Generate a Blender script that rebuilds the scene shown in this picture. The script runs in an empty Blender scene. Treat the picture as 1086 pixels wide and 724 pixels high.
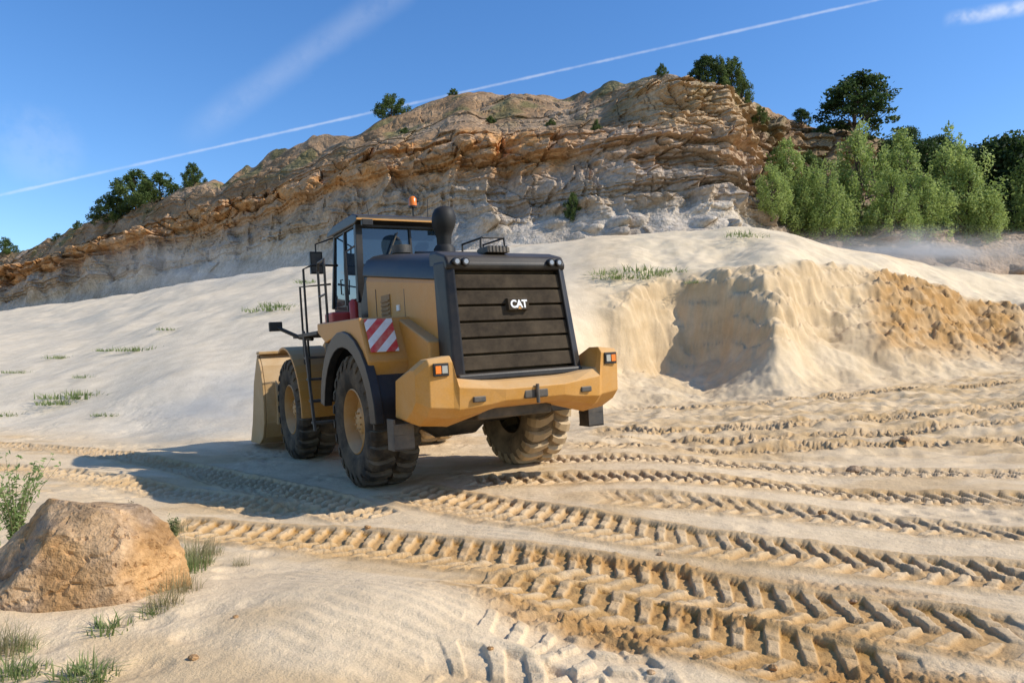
import bpy, math, random, bmesh
import numpy as np
from mathutils import Vector, Matrix, Quaternion
R=math.radians
rng=np.random.default_rng(7); random.seed(7)
sc=bpy.context.scene; COL=sc.collection
sc.view_settings.view_transform='Standard'; sc.view_settings.look='None'; sc.view_settings.exposure=0
FX=760.;CX=543.;HY=395.;CZ=1.6
# ---------------------------------------------------------------- noise
def _h(a,b,c,seed):
    n=(a.astype(np.int64)*374761393+b.astype(np.int64)*668265263+c*1274126177+seed*974711)&0xffffffff
    n=((n^(n>>13))*1274126177)&0xffffffff
    n=((n^(n>>16))*2246822519)&0xffffffff
    return ((n^(n>>15))&0xffffff)/float(0xffffff)
def pn(x,y,seed=0):
    x0=np.floor(x);y0=np.floor(y);fx=x-x0;fy=y-y0
    u=fx*fx*fx*(fx*(fx*6-15)+10);v=fy*fy*fy*(fy*(fy*6-15)+10)
    def g(ix,iy,dx,dy):
        a=_h(ix,iy,0,seed)*6.2831853
        return np.cos(a)*dx+np.sin(a)*dy
    a=g(x0,y0,fx,fy);b=g(x0+1,y0,fx-1,fy);c=g(x0,y0+1,fx,fy-1);d=g(x0+1,y0+1,fx-1,fy-1)
    return 1.5*((a*(1-u)+b*u)*(1-v)+(c*(1-u)+d*u)*v)
def fbm(x,y,o=4,seed=0,g=.5):
    r=0;a=1
    for i in range(o):
        r=r+a*pn(x*2**i+i*17.3,y*2**i-i*9.1,seed+i);a*=g
    return r
def vn3(x,y,z,seed=0):
    x0=np.floor(x);y0=np.floor(y);z0=np.floor(z)
    fx=x-x0;fy=y-y0;fz=z-z0
    fx=fx*fx*(3-2*fx);fy=fy*fy*(3-2*fy);fz=fz*fz*(3-2*fz)
    r=0
    for i in (0,1):
        for j in (0,1):
            for k in (0,1):
                w=(fx if i else 1-fx)*(fy if j else 1-fy)*(fz if k else 1-fz)
                r=r+w*_h(x0+i,y0+j,(z0+k).astype(np.int64),seed)
    return r*2-1
def fbm3(x,y,z,o=4,seed=0):
    r=0;a=1
    for i in range(o):
        r=r+a*vn3(x*2**i,y*2**i,z*2**i,seed+i*7);a*=.5
    return r
def worley3(x,y,z,seed=0):
    x0=np.floor(x);y0=np.floor(y);z0=np.floor(z)
    f1=np.full(x.shape,9.);f2=np.full(x.shape,9.);idv=np.zeros(x.shape)
    for i in (-1,0,1):
        for j in (-1,0,1):
            for k in (-1,0,1):
                a=x0+i;b=y0+j;c=(z0+k).astype(np.int64)
                h=_h(a,b,c,seed)
                d=np.sqrt((a+h-x)**2+(b+_h(a,b,c,seed+1)-y)**2+(c+_h(a,b,c,seed+2)-z)**2)
                m=d<f1
                f2=np.where(m,f1,np.minimum(f2,d));idv=np.where(m,h,idv);f1=np.where(m,d,f1)
    return f1,f2,idv
def worley2(x,y,seed=0):
    x0=np.floor(x);y0=np.floor(y)
    f1=np.full(x.shape,9.);f2=np.full(x.shape,9.);idv=np.zeros(x.shape)
    for i in (-1,0,1):
        for j in (-1,0,1):
            a=x0+i;b=y0+j;h=_h(a,b,0,seed)
            d=np.sqrt((a+h-x)**2+(b+_h(a,b,1,seed)-y)**2)
            m=d<f1
            f2=np.where(m,f1,np.minimum(f2,d));idv=np.where(m,h,idv);f1=np.where(m,d,f1)
    return f1,f2,idv
def ss(x,a,b):
    t=np.clip((x-a)/(b-a),0,1);return t*t*(3-2*t)
def mixc(c,col,m):
    return c*(1-m[:,None])+np.array(col)[None,:]*m[:,None]
# ---------------------------------------------------------------- materials
def newmat(name):
    m=bpy.data.materials.new(name);m.use_nodes=True
    nt=m.node_tree;b=nt.nodes['Principled BSDF'];return m,nt,b
def nd(nt,t,**k):
    n=nt.nodes.new(t)
    for a,v in k.items(): setattr(n,a,v)
    return n
def noise(nt,scale,detail=4,rough=.6,coord='Object'):
    tc=nd(nt,'ShaderNodeTexCoord');n=nd(nt,'ShaderNodeTexNoise')
    n.inputs['Scale'].default_value=scale;n.inputs['Detail'].default_value=detail;n.inputs['Roughness'].default_value=rough
    nt.links.new(tc.outputs[coord],n.inputs['Vector']);return n
def ramp(nt,src,stops):
    r=nd(nt,'ShaderNodeValToRGB');e=r.color_ramp.elements
    e[0].position,e[0].color=stops[0][0],(*stops[0][1],1)
    e[1].position,e[1].color=stops[-1][0],(*stops[-1][1],1)
    for p,c in stops[1:-1]:
        x=e.new(p);x.color=(*c,1)
    nt.links.new(src,r.inputs[0]);return r
def mix(nt,a,b,fac,mode='MIX'):
    m=nd(nt,'ShaderNodeMix',data_type='RGBA',blend_type=mode)
    for s,v in ((6,a),(7,b),(0,fac)):
        if hasattr(v,'links') : nt.links.new(v,m.inputs[s])
        else: m.inputs[s].default_value=(*v,1) if isinstance(v,tuple) else v
    return m.outputs[2]
def bump(nt,b,srcs):
    prev=None
    for src,dist,st in srcs:
        n=nd(nt,'ShaderNodeBump');n.inputs['Distance'].default_value=dist;n.inputs['Strength'].default_value=st
        nt.links.new(src,n.inputs['Height'])
        if prev: nt.links.new(prev,n.inputs['Normal'])
        prev=n.outputs[0]
    nt.links.new(prev,b.inputs['Normal'])
def attr_mat(name,bumps,rough=.95,var=.25,vs=(1.5,40)):
    m,nt,b=newmat(name)
    at=nd(nt,'ShaderNodeAttribute');at.attribute_name='tint'
    c=at.outputs['Color']
    for s in vs:
        n=noise(nt,s,4,.65)
        r=ramp(nt,n.outputs[0],[(.3,(1-var,1-var*1.08,1-var*1.2)),(.65,(1+var*.4,)*3)])
        c=mix(nt,c,r.outputs[0],1.0,'MULTIPLY')
    nt.links.new(c,b.inputs['Base Color']);b.inputs['Roughness'].default_value=rough
    b.inputs['Specular IOR Level'].default_value=.12
    bump(nt,b,[(noise(nt,s,3,.65).outputs[0],d,st) for s,d,st in bumps])
    return m
M_sand=attr_mat('sand',[(14,.035,.45),(110,.008,.75)],var=.14,vs=(1.5,70))
M_rock=attr_mat('cliff_rock',[(1.0,.6,.5),(5,.16,.6)],var=.34,vs=(.3,3.2))
def paint(name,col,rough=.4,dust=.35,metal=0,dcol=(.56,.42,.26),spec=.5):
    m,nt,b=newmat(name)
    n=noise(nt,2.2,7,.7);n2=noise(nt,40,3,.6)
    r=ramp(nt,n.outputs[0],[(.38,(0,0,0)),(.75,(1,1,1))])
    ma=nd(nt,'ShaderNodeMath',operation='MULTIPLY');nt.links.new(r.outputs[0],ma.inputs[0]);ma.inputs[1].default_value=dust*.7
    ge=nd(nt,'ShaderNodeNewGeometry');sx=nd(nt,'ShaderNodeSeparateXYZ');nt.links.new(ge.outputs['Normal'],sx.inputs[0])
    up=nd(nt,'ShaderNodeMapRange');nt.links.new(sx.outputs['Z'],up.inputs[0]);up.inputs[1].default_value=.3;up.inputs[2].default_value=1;up.inputs[3].default_value=.06*dust;up.inputs[4].default_value=dust*.9
    ad=nd(nt,'ShaderNodeMath',operation='ADD',use_clamp=True);nt.links.new(ma.outputs[0],ad.inputs[0]);nt.links.new(up.outputs[0],ad.inputs[1])
    base=mix(nt,tuple(col),tuple(x*.72 for x in col),n2.outputs[0])
    c=mix(nt,base,dcol,ad.outputs[0])
    nt.links.new(c,b.inputs['Base Color'])
    rr=nd(nt,'ShaderNodeMapRange');nt.links.new(ad.outputs[0],rr.inputs[0]);rr.inputs[3].default_value=rough;rr.inputs[4].default_value=.9
    nt.links.new(rr.outputs[0],b.inputs['Roughness']);b.inputs['Metallic'].default_value=metal
    b.inputs['Specular IOR Level'].default_value=spec
    bump(nt,b,[(n2.outputs[0],.002,.3)])
    return m
M_yel=paint('yellow_paint',(.56,.245,.03),.42,.38,spec=.35)
M_yel2=paint('yellow_worn_cast',(.60,.285,.048),.55,.42,spec=.3)
M_buck=paint('bucket_dusty_steel',(.46,.26,.08),.6,.75)
M_blk=paint('black_panel',(.012,.012,.013),.4,.08,spec=.3)
M_dark=paint('dark_steel',(.03,.03,.03),.6,.3)
M_stack=paint('stack_black',(.012,.012,.012),.6,.03,spec=.3)
M_grille=paint('grille_bronze',(.030,.023,.017),.85,.16,spec=.08)
M_rub=paint('tyre_rubber',(.022,.021,.020),.85,.35,spec=.15)
M_rubm=paint('tyre_rubber_sandy_painted_sun',(.10,.08,.055),.9,.8,spec=.2)  # right tyres: sandy rubber, base lightened to paint sunlight onto the shaded wheel
M_rubd=paint('tyre_rubber_dusty_painted_sun',(.42,.31,.18),.9,.95,spec=.2)  # right treads: real dust, plus sunlit tan painted in against the counterweight's shadow
M_red=paint('red_paint',(.42,.02,.02),.4,.15)
M_white=paint('white_paint',(.8,.8,.78),.4,.1)
M_rimy=paint('rim_paint',(.48,.235,.045),.5,.6)
M_vent=paint('vent_bronze',(.26,.13,.035),.6,.4)
def simple(name,col,rough,metal=0,**k):
    m,nt,b=newmat(name);n=noise(nt,30,3)
    c=mix(nt,tuple(col),tuple(x*.8 for x in col),n.outputs[0]);nt.links.new(c,b.inputs['Base Color'])
    b.inputs['Roughness'].default_value=rough;b.inputs['Metallic'].default_value=metal
    for a,v in k.items(): b.inputs[a.replace('_',' ')].default_value=v
    return m
M_glass=simple('tinted_glass',(.03,.055,.085),.03,0,Transmission_Weight=.3,IOR=1.75)
M_lens=simple('lamp_lens',(.35,.35,.35),.15,.3)
M_amber=simple('amber_lens',(.85,.2,.01),.2)
def chevmat():
    m,nt,b=newmat('red_white_stripes');tc=nd(nt,'ShaderNodeTexCoord');s=nd(nt,'ShaderNodeSeparateXYZ')
    nt.links.new(tc.outputs['Object'],s.inputs[0])
    a=nd(nt,'ShaderNodeMath',operation='SUBTRACT');nt.links.new(s.outputs['X'],a.inputs[0]);nt.links.new(s.outputs['Z'],a.inputs[1])
    f=nd(nt,'ShaderNodeMath',operation='MULTIPLY');nt.links.new(a.outputs[0],f.inputs[0]);f.inputs[1].default_value=-4.0
    fr=nd(nt,'ShaderNodeMath',operation='FRACT');nt.links.new(f.outputs[0],fr.inputs[0])
    g=nd(nt,'ShaderNodeMath',operation='GREATER_THAN');nt.links.new(fr.outputs[0],g.inputs[0]);g.inputs[1].default_value=.5
    c=mix(nt,(.72,.70,.66),(.55,.03,.02),g.outputs[0])
    n=noise(nt,8,5);c=mix(nt,c,(.5,.38,.24),ramp(nt,n.outputs[0],[(.4,(0,0,0)),(.8,(.6,.6,.6))]).outputs[0])
    nt.links.new(c,b.inputs['Base Color']);b.inputs['Roughness'].default_value=.4
    return m
M_chev=chevmat()
def leafmat(name):
    m,nt,b=newmat(name);at=nd(nt,'ShaderNodeAttribute');at.attribute_name='tint'
    nt.links.new(at.outputs['Color'],b.inputs['Base Color']);b.inputs['Roughness'].default_value=.6;b.inputs['Specular IOR Level'].default_value=.25
    tr=nd(nt,'ShaderNodeBsdfTranslucent');nt.links.new(at.outputs['Color'],tr.inputs[0])
    ms=nd(nt,'ShaderNodeMixShader');ms.inputs[0].default_value=.45
    nt.links.new(b.outputs[0],ms.inputs[1]);nt.links.new(tr.outputs[0],ms.inputs[2])
    nt.links.new(ms.outputs[0],nt.nodes['Material Output'].inputs[0]);return m
M_leaf=leafmat('foliage')
M_bark=simple('bark',(.09,.065,.045),.9)
M_stem=simple('stem',(.16,.14,.06),.7)
# ---------------------------------------------------------------- mesh helpers
def npmesh(name,V,F,mat,tint=None,smooth=False,parent=None):
    V=np.asarray(V,dtype=np.float32);F=np.asarray(F,dtype=np.int32);k=F.shape[1]
    me=bpy.data.meshes.new(name);me.vertices.add(len(V));me.vertices.foreach_set('co',V.ravel())
    me.loops.add(F.size);me.loops.foreach_set('vertex_index',F.ravel())
    me.polygons.add(len(F));me.polygons.foreach_set('loop_start',np.arange(0,F.size,k,dtype=np.int32))
    me.polygons.foreach_set('use_smooth',np.full(len(F),smooth))
    me.update(calc_edges=True)
    if tint is not None:
        a=me.attributes.new('tint','FLOAT_COLOR','POINT')
        c=np.ones((len(V),4),dtype=np.float32);c[:,:3]=tint;a.data.foreach_set('color',c.ravel())
    me.materials.append(mat);ob=bpy.data.objects.new(name,me);COL.objects.link(ob)
    if parent: ob.parent=parent
    return ob
def G(*parts):
    V=[];F=[]
    for v,f in parts:
        n=len(V);V+=[tuple(p) for p in v];F+=[tuple(i+n for i in q) for q in f]
    return V,F
def box(x0,x1,y0,y1,z0,z1):
    return ([(x0,y0,z0),(x1,y0,z0),(x1,y1,z0),(x0,y1,z0),(x0,y0,z1),(x1,y0,z1),(x1,y1,z1),(x0,y1,z1)],
      [(0,3,2,1),(4,5,6,7),(0,1,5,4),(1,2,6,5),(2,3,7,6),(3,0,4,7)])
def prism(prof,a,b,axis):
    def P(p,t):
        if axis=='x':return (t,p[0],p[1])
        if axis=='y':return (p[0],t,p[1])
        return (p[0],p[1],t)
    n=len(prof);V=[P(p,a) for p in prof]+[P(p,b) for p in prof]
    F=[tuple(range(n))[::-1],tuple(range(n,2*n))]+[(i,(i+1)%n,n+(i+1)%n,n+i) for i in range(n)]
    return V,F
def loft(A,B):
    n=len(A);return list(A)+list(B),[tuple(range(n))[::-1],tuple(range(n,2*n))]+[(i,(i+1)%n,n+(i+1)%n,n+i) for i in range(n)]
def tube(pts,r,seg=10,cap=True):
    pts=[Vector(p) for p in pts];V=[];F=[];n=len(pts)
    rs=r if isinstance(r,(list,tuple)) else [r]*n
    up=None
    for i,p in enumerate(pts):
        t=(pts[min(i+1,n-1)]-pts[max(i-1,0)]).normalized()
        if up is None: up=t.orthogonal().normalized()
        up=(up-t*up.dot(t))
        up=up.normalized() if up.length>1e-5 else t.orthogonal().normalized()
        b=t.cross(up)
        for k in range(seg):
            a=2*math.pi*k/seg;V.append(p+(up*math.cos(a)+b*math.sin(a))*rs[i])
    for i in range(n-1):
        for k in range(seg):
            F.append((i*seg+k,i*seg+(k+1)%seg,(i+1)*seg+(k+1)%seg,(i+1)*seg+k))
    if cap: F+=[tuple(range(seg))[::-1],tuple(range((n-1)*seg,n*seg))]
    return V,F
def revolve(prof,seg,axis='x',sx=1):
    V=[];F=[];n=len(prof)
    for i in range(seg):
        a=2*math.pi*i/seg
        for x,r in prof: V.append((x*sx,r*math.cos(a),r*math.sin(a)))
    for i in range(seg):
        for j in range(n-1):
            F.append((i*n+j,((i+1)%seg)*n+j,((i+1)%seg)*n+j+1,i*n+j+1))
    return V,F
def obj(name,g,mat,parent=None,bevel=0,smooth=False,loc=None,label=None):
    V,F=g;me=bpy.data.meshes.new(name);me.from_pydata([tuple(v) for v in V],[],F);me.validate()
    bm=bmesh.new();bm.from_mesh(me);bmesh.ops.recalc_face_normals(bm,faces=bm.faces);bm.to_mesh(me);bm.free()
    me.materials.append(mat)
    if smooth:
        me.polygons.foreach_set('use_smooth',[True]*len(me.polygons));me.set_sharp_from_angle(angle=R(40))
    ob=bpy.data.objects.new(name,me);COL.objects.link(ob)
    if parent: ob.parent=parent
    if loc: ob.location=loc
    if bevel:
        b=ob.modifiers.new('bevel','BEVEL');b.width=bevel;b.segments=3;b.limit_method='ANGLE';b.angle_limit=R(35)
    if label: ob['label']=label
    return ob
def empty(name,parent=None,loc=(0,0,0)):
    e=bpy.data.objects.new(name,None);COL.objects.link(e);e.location=loc;e.empty_display_size=.3
    if parent: e.parent=parent
    return e
# ---------------------------------------------------------------- terrain definition
def zp(py,D): return CZ+(HY-py)/FX*D
GC={-1500:[(22,0),(45,2.6),(80,5.5),(150,9)],
 -400:[(20,0),(42,2.6),(80,6.3),(150,11)],
 0:[(18,0),(35,2.2),(65,5.8),(105,zp(333,105))],
 200:[(14,0),(26,2.2),(48,6.6),(72,zp(305,72))],
 330:[(14.6,0),(25,2.6),(42,6.9),(55,zp(283,55))],
 450:[(16,.1),(25,3),(38,6.9),(48,zp(272,48))],
 595:[(19,.2),(23,2.2),(30,5.4),(42,zp(260,42))],
 640:[(20.3,zp(440,20.3)),(25.2,zp(400,25.2)),(28.0,zp(318,28.0)),(42,zp(254,42))],
 690:[(22,zp(432,22)),(28.2,zp(395,28.2)),(30.2,zp(306,30.2)),(42,zp(251,42))],
 750:[(22.5,zp(429,22.5)),(28.8,zp(385,28.8)),(31.0,zp(293,31.0)),(41,zp(249,41))],
 790:[(22,zp(428,22)),(27.0,zp(375,27.0)),(29.8,zp(286,29.8)),(41,zp(250,41))],
 822:[(21.2,zp(427,21.2)),(25.2,zp(366,25.2)),(28.6,zp(285,28.6)),(41,zp(252,41))],
 862:[(23.0,zp(419,23.0)),(28.4,zp(362,28.4)),(31.2,zp(283,31.2)),(40,zp(260,40))],
 905:[(23.6,zp(415,23.6)),(28.6,zp(355,28.6)),(33.0,zp(287,33.0)),(40,zp(268,40))],
 950:[(25,zp(409,25)),(30.4,zp(352,30.4)),(34.6,zp(296,34.6)),(41,zp(275,41))],
 1000:[(26,zp(404,26)),(32.,zp(356,32.)),(35.8,zp(308,35.8)),(44,zp(286,44))],
 1060:[(28,zp(397,28)),(33,zp(364,33)),(37,zp(332,37)),(47,zp(292,47))],
 1120:[(27,zp(395,27)),(33,zp(362,33)),(39,zp(318,39)),(48,zp(294,48))],
 1400:[(31,2),(38,4),(44,6.0),(60,9.0)],
 2600:[(31,2),(38,4),(44,6.0),(60,9.0)]}
CC={-1200:[(370,260),(364,262),(356,264),(352,268),(350,272),(348,280)],
 -300:[(352,185),(342,188),(330,190),(325,194),(322,197),(316,205)],
 0:[(342,122),(320,127),(298,130),(290,133),(284,136),(272,142)],
 100:[(328,103),(300,108),(266,110),(258,112),(248,115),(236,120)],
 200:[(312,84),(278,89),(236,92),(226,95),(214,98),(200,106)],
 310:[(296,68),(258,72),(204,75),(192,78),(175,82),(156,92)],
 400:[(285,58),(244,62),(176,65),(162,68),(148,73),(131,84)],
 480:[(280,53),(232,57),(166,60),(150,63),(125,72),(100,84)],
 560:[(276,50),(228,54),(162,57),(147,60),(120,68),(97,80)],
 600:[(274,49.5),(224,53),(160,56),(145,59),(120,66),(102,77)],
 640:[(272,48.5),(222,52),(157,55),(142,58),(116,63),(95,70)],
 705:[(268,47),(214,51),(154,54),(138,55.5),(88,57.5),(77,63)],
 775:[(268,46),(212,51),(150,54),(130,55.5),(94,57.5),(88,62)],
 803:[(268,48),(236,53),(205,57),(170,62),(134,67),(112,74)],
 860:[(275,50),(245,55),(225,62),(182,70),(142,74),(128,84)],
 940:[(292,50),(247,55),(238,64),(205,72),(166,76),(150,88)],
 1086:[(300,52),(250,57),(243,66),(225,74),(210,80),(200,90)],
 1500:[(305,55),(255,62),(248,70),(235,78),(225,84),(215,95)],
 2600:[(305,55),(255,62),(248,70),(235,78),(225,84),(215,95)]}
PXG=np.arange(-1500,2601.)
def table(C,conv,sig):
    ks=sorted(C);K=len(C[ks[0]]);out=[]
    ker=np.exp(-.5*(np.arange(-4*sig,4*sig+1)/sig)**2);ker/=ker.sum()
    for k in range(K):
        row=[]
        for c in (0,1):
            v=[conv(C[p][k])[c] for p in ks]
            a=np.interp(PXG,ks,v);a=np.convolve(np.pad(a,4*sig,mode='edge'),ker,'valid');row.append(a)
        out.append(row)
    return out
GT=table(GC,lambda t:t,14)
CT=table(CC,lambda t:(t[1],zp(t[0],t[1])),4)
LA=np.array([-0.84,10.8]);HD=R(30);ROLL=R(3.8);LZ=.10
Ry=np.array([-math.sin(HD),math.cos(HD)]);Rx=np.array([math.cos(HD),math.sin(HD)])
def base_h(X,Y):
    px=np.clip(CX+FX*X/np.maximum(Y,4.),-1500,2600)
    far=ss(Y,15,22)
    pw=np.clip(px+far*14*pn(X/4,Y/4,31)+far*5*pn(X/1.5,Y/1.5,32),-1500,2600)
    kd=[np.full(X.shape,5.)];kz=[np.zeros(X.shape)]
    for d,z in GT:
        kd.append(np.interp(pw,PXG,d));kz.append(np.interp(pw,PXG,z))
    kd.append(kd[-1]*1.15+4);kz.append(kz[-1]-.5)
    kd.append(np.full(X.shape,900.));kz.append(kz[-1]-1)
    Yw=Y+ss(px,620,680)*far*(.8*pn(X/3.,Y/3.,33)+.25*pn(X/1.3,Y/.9,34)+.10*pn(X/.5,Y/.3,35))
    n=len(kd);sl=[(kz[i+1]-kz[i])/np.maximum(kd[i+1]-kd[i],.2) for i in range(n-1)]
    m=[sl[0]*0]+[np.where(sl[i-1]*sl[i]>0,2*sl[i-1]*sl[i]/np.where(np.abs(sl[i-1]+sl[i])<1e-6,1e-6,sl[i-1]+sl[i]),0) for i in range(1,n-1)]+[sl[-1]*0]
    z=np.zeros(X.shape)
    for i in range(n-1):
        w=np.maximum(kd[i+1]-kd[i],.2);t=(Yw-kd[i])/w;mk=(t>=0)&(t<1);t=np.clip(t,0,1)
        h=(2*t**3-3*t**2+1)*kz[i]+(t**3-2*t**2+t)*w*m[i]+(-2*t**3+3*t**2)*kz[i+1]+(t**3-t**2)*w*m[i+1]
        z=np.where(mk,h,z)
    z=np.where(Yw>=900,kz[-1],z)
    rt=1-.6*ss(px,1090,1300)
    sm=ss(px,615,680)*ss(Yw,kd[2]-1.,kd[2]+.5)*(1-ss(Yw,kd[3]-.2,kd[3]+1.0))*rt
    bank=ss(px,615,670)*ss(Yw,kd[1],kd[1]+1.2)*(1-ss(Yw,kd[3]-.2,kd[3]+1.0))*rt
    slope=ss(Yw,kd[1],kd[1]+3)*(1-ss(Yw,kd[4]-4,kd[4]))
    dx=X-LA[0];dy=Y-LA[1];xl=dx*Rx[0]+dy*Rx[1];yl=dx*Ry[0]+dy*Ry[1]
    r=np.sqrt(xl**2+((yl-1.)*.75)**2);mk=1-ss(r,2.6,5.5)
    z=z*(1-mk)+(LZ+math.sin(ROLL)*xl)*mk
    return z,sm,slope,mk,px,Yw,kd,bank
def pix(px,py,z=0.):
    D=(CZ-z)*FX/(py-HY);return ((px-CX)/FX*D,D)
def PW(l): return [pix(*p) for p in l]
# tracks: points, width, depth, lug strength, fresh colour strength
TR=[(PW([(150,548),(300,561),(450,579),(600,601),(700,617),(800,635),(900,651),(1000,666),(1130,686)]),.90,.050,1.,.85),
 (PW([(480,612),(600,637),(700,660),(800,685),(900,709),(1000,735)]),.78,.042,.95,.95),
 (PW([(420,520),(470,533),(560,551),(650,566),(740,579),(880,594),(1000,605),(1150,618)]),.86,.052,1.,.75),
 (PW([(490,516),(600,519),(700,522),(850,527),(1000,531),(1150,536)]),.86,.06,1.,.65),
 (PW([(620,538),(760,545),(900,554),(1000,562),(1150,574)]),.74,.045,.9,.55),
 (PW([(-60,466),(80,477),(200,492),(300,516),(400,548)]),.75,.06,1.,.55),
 (PW([(-60,492),(100,504),(220,520),(330,540)]),.75,.05,1.,.45),
 (PW([(425,712),(500,716),(580,730),(700,800)]),.62,.034,1.,.0),
 (PW([(650,770),(655,722),(610,680),(500,655)]),.62,.032,1.,.0),
 (PW([(600,488),(760,491),(900,487),(1150,482)]),.80,.07,1.,.5),
 (PW([(540,500),(700,504),(900,508),(1150,512)]),.80,.065,1.,.5),
 (PW([(620,468),(800,470),(1000,462),(1150,455)]),.85,.10,1.,.45),
 (PW([(640,450),(800,452),(950,447),(1150,442)]),.85,.10,1.,.4),
 (PW([(630,478),(780,480),(950,474),(1150,467)]),.8,.085,1.,.4)]
def track_apply(X,Y,z,fresh):
    for ti,(P,w,dep,lug,fr) in enumerate(TR):
        P=np.array(P);mg=w+.4
        ii=np.where((X>P[:,0].min()-mg)&(X<P[:,0].max()+mg)&(Y>P[:,1].min()-mg)&(Y<P[:,1].max()+mg))[0]
        if len(ii)==0: continue
        t=np.linspace(0,len(P)-1,50);px=np.interp(t,np.arange(len(P)),P[:,0]);py=np.interp(t,np.arange(len(P)),P[:,1])
        k=np.ones(11)/11;px[5:-5]=np.convolve(px,k,'valid');py[5:-5]=np.convolve(py,k,'valid')
        x=X[ii];y=Y[ii];best=np.full(x.shape,1e9);S=np.zeros(x.shape);T=np.zeros(x.shape);s0=0
        for a in range(49):
            ex=px[a+1]-px[a];ey=py[a+1]-py[a];L=math.hypot(ex,ey)+1e-9;ex/=L;ey/=L
            rx=x-px[a];ry=y-py[a];s=np.clip(rx*ex+ry*ey,0,L);dd=(rx-ex*s)**2+(ry-ey*s)**2
            tt=rx*ey-ry*ex;m=dd<best;best=np.where(m,dd,best);S=np.where(m,s0+s,S);T=np.where(m,tt,T);s0+=L
        d=np.sqrt(best);sg=np.sign(T);a=d/(w/2)+.03*pn(x*1.3,y*1.3,80+ti)+.03*pn(x*6,y*6,81+ti)
        ins=1-ss(a,.94,1.0)
        brk=.5+.5*ss(fbm(x*.9,y*.9,2,90+ti),-.8,-.1)
        per=.215
        ph=(S+ .42*d + per*.5*(sg>0)+.010*pn(x*3,y*3,70))/per
        f=np.abs((ph%1.)-.5)*2
        wdt=.36+.12*ss(d,.1,.3)+.05*pn(x*5,y*5,71)
        bar=(1-ss(f,wdt-.07,wdt+.07))*(1-.45*(1-ss(np.abs(a-.55),.03,.07)))
        relief=bar*ins*ss(d,.01,.035)
        end=ss(S,0,.4)*(1-ss(S,s0-.4,s0))
        berm=np.exp(-((a-1.10)/.10)**2)*(.5+.5*pn(x*4,y*4,75))
        crumb=worley2(x*16,y*16,76)[2]*.014
        dz=(-dep*ins + dep*.9*lug*relief*brk + .030*berm*(dep/.06)+crumb*np.clip(ins*(1-relief)*.5+berm*1.3,0,1)*(fr>0))*end
        dz+=ins*end*.006*pn(x*11,y*11,79)
        z[ii]+=dz
        fresh[ii]=np.maximum(fresh[ii],end*fr*(ins*(1-.55*relief)+.7*np.exp(-((a-1.1)/.2)**2)))
    return z
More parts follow.
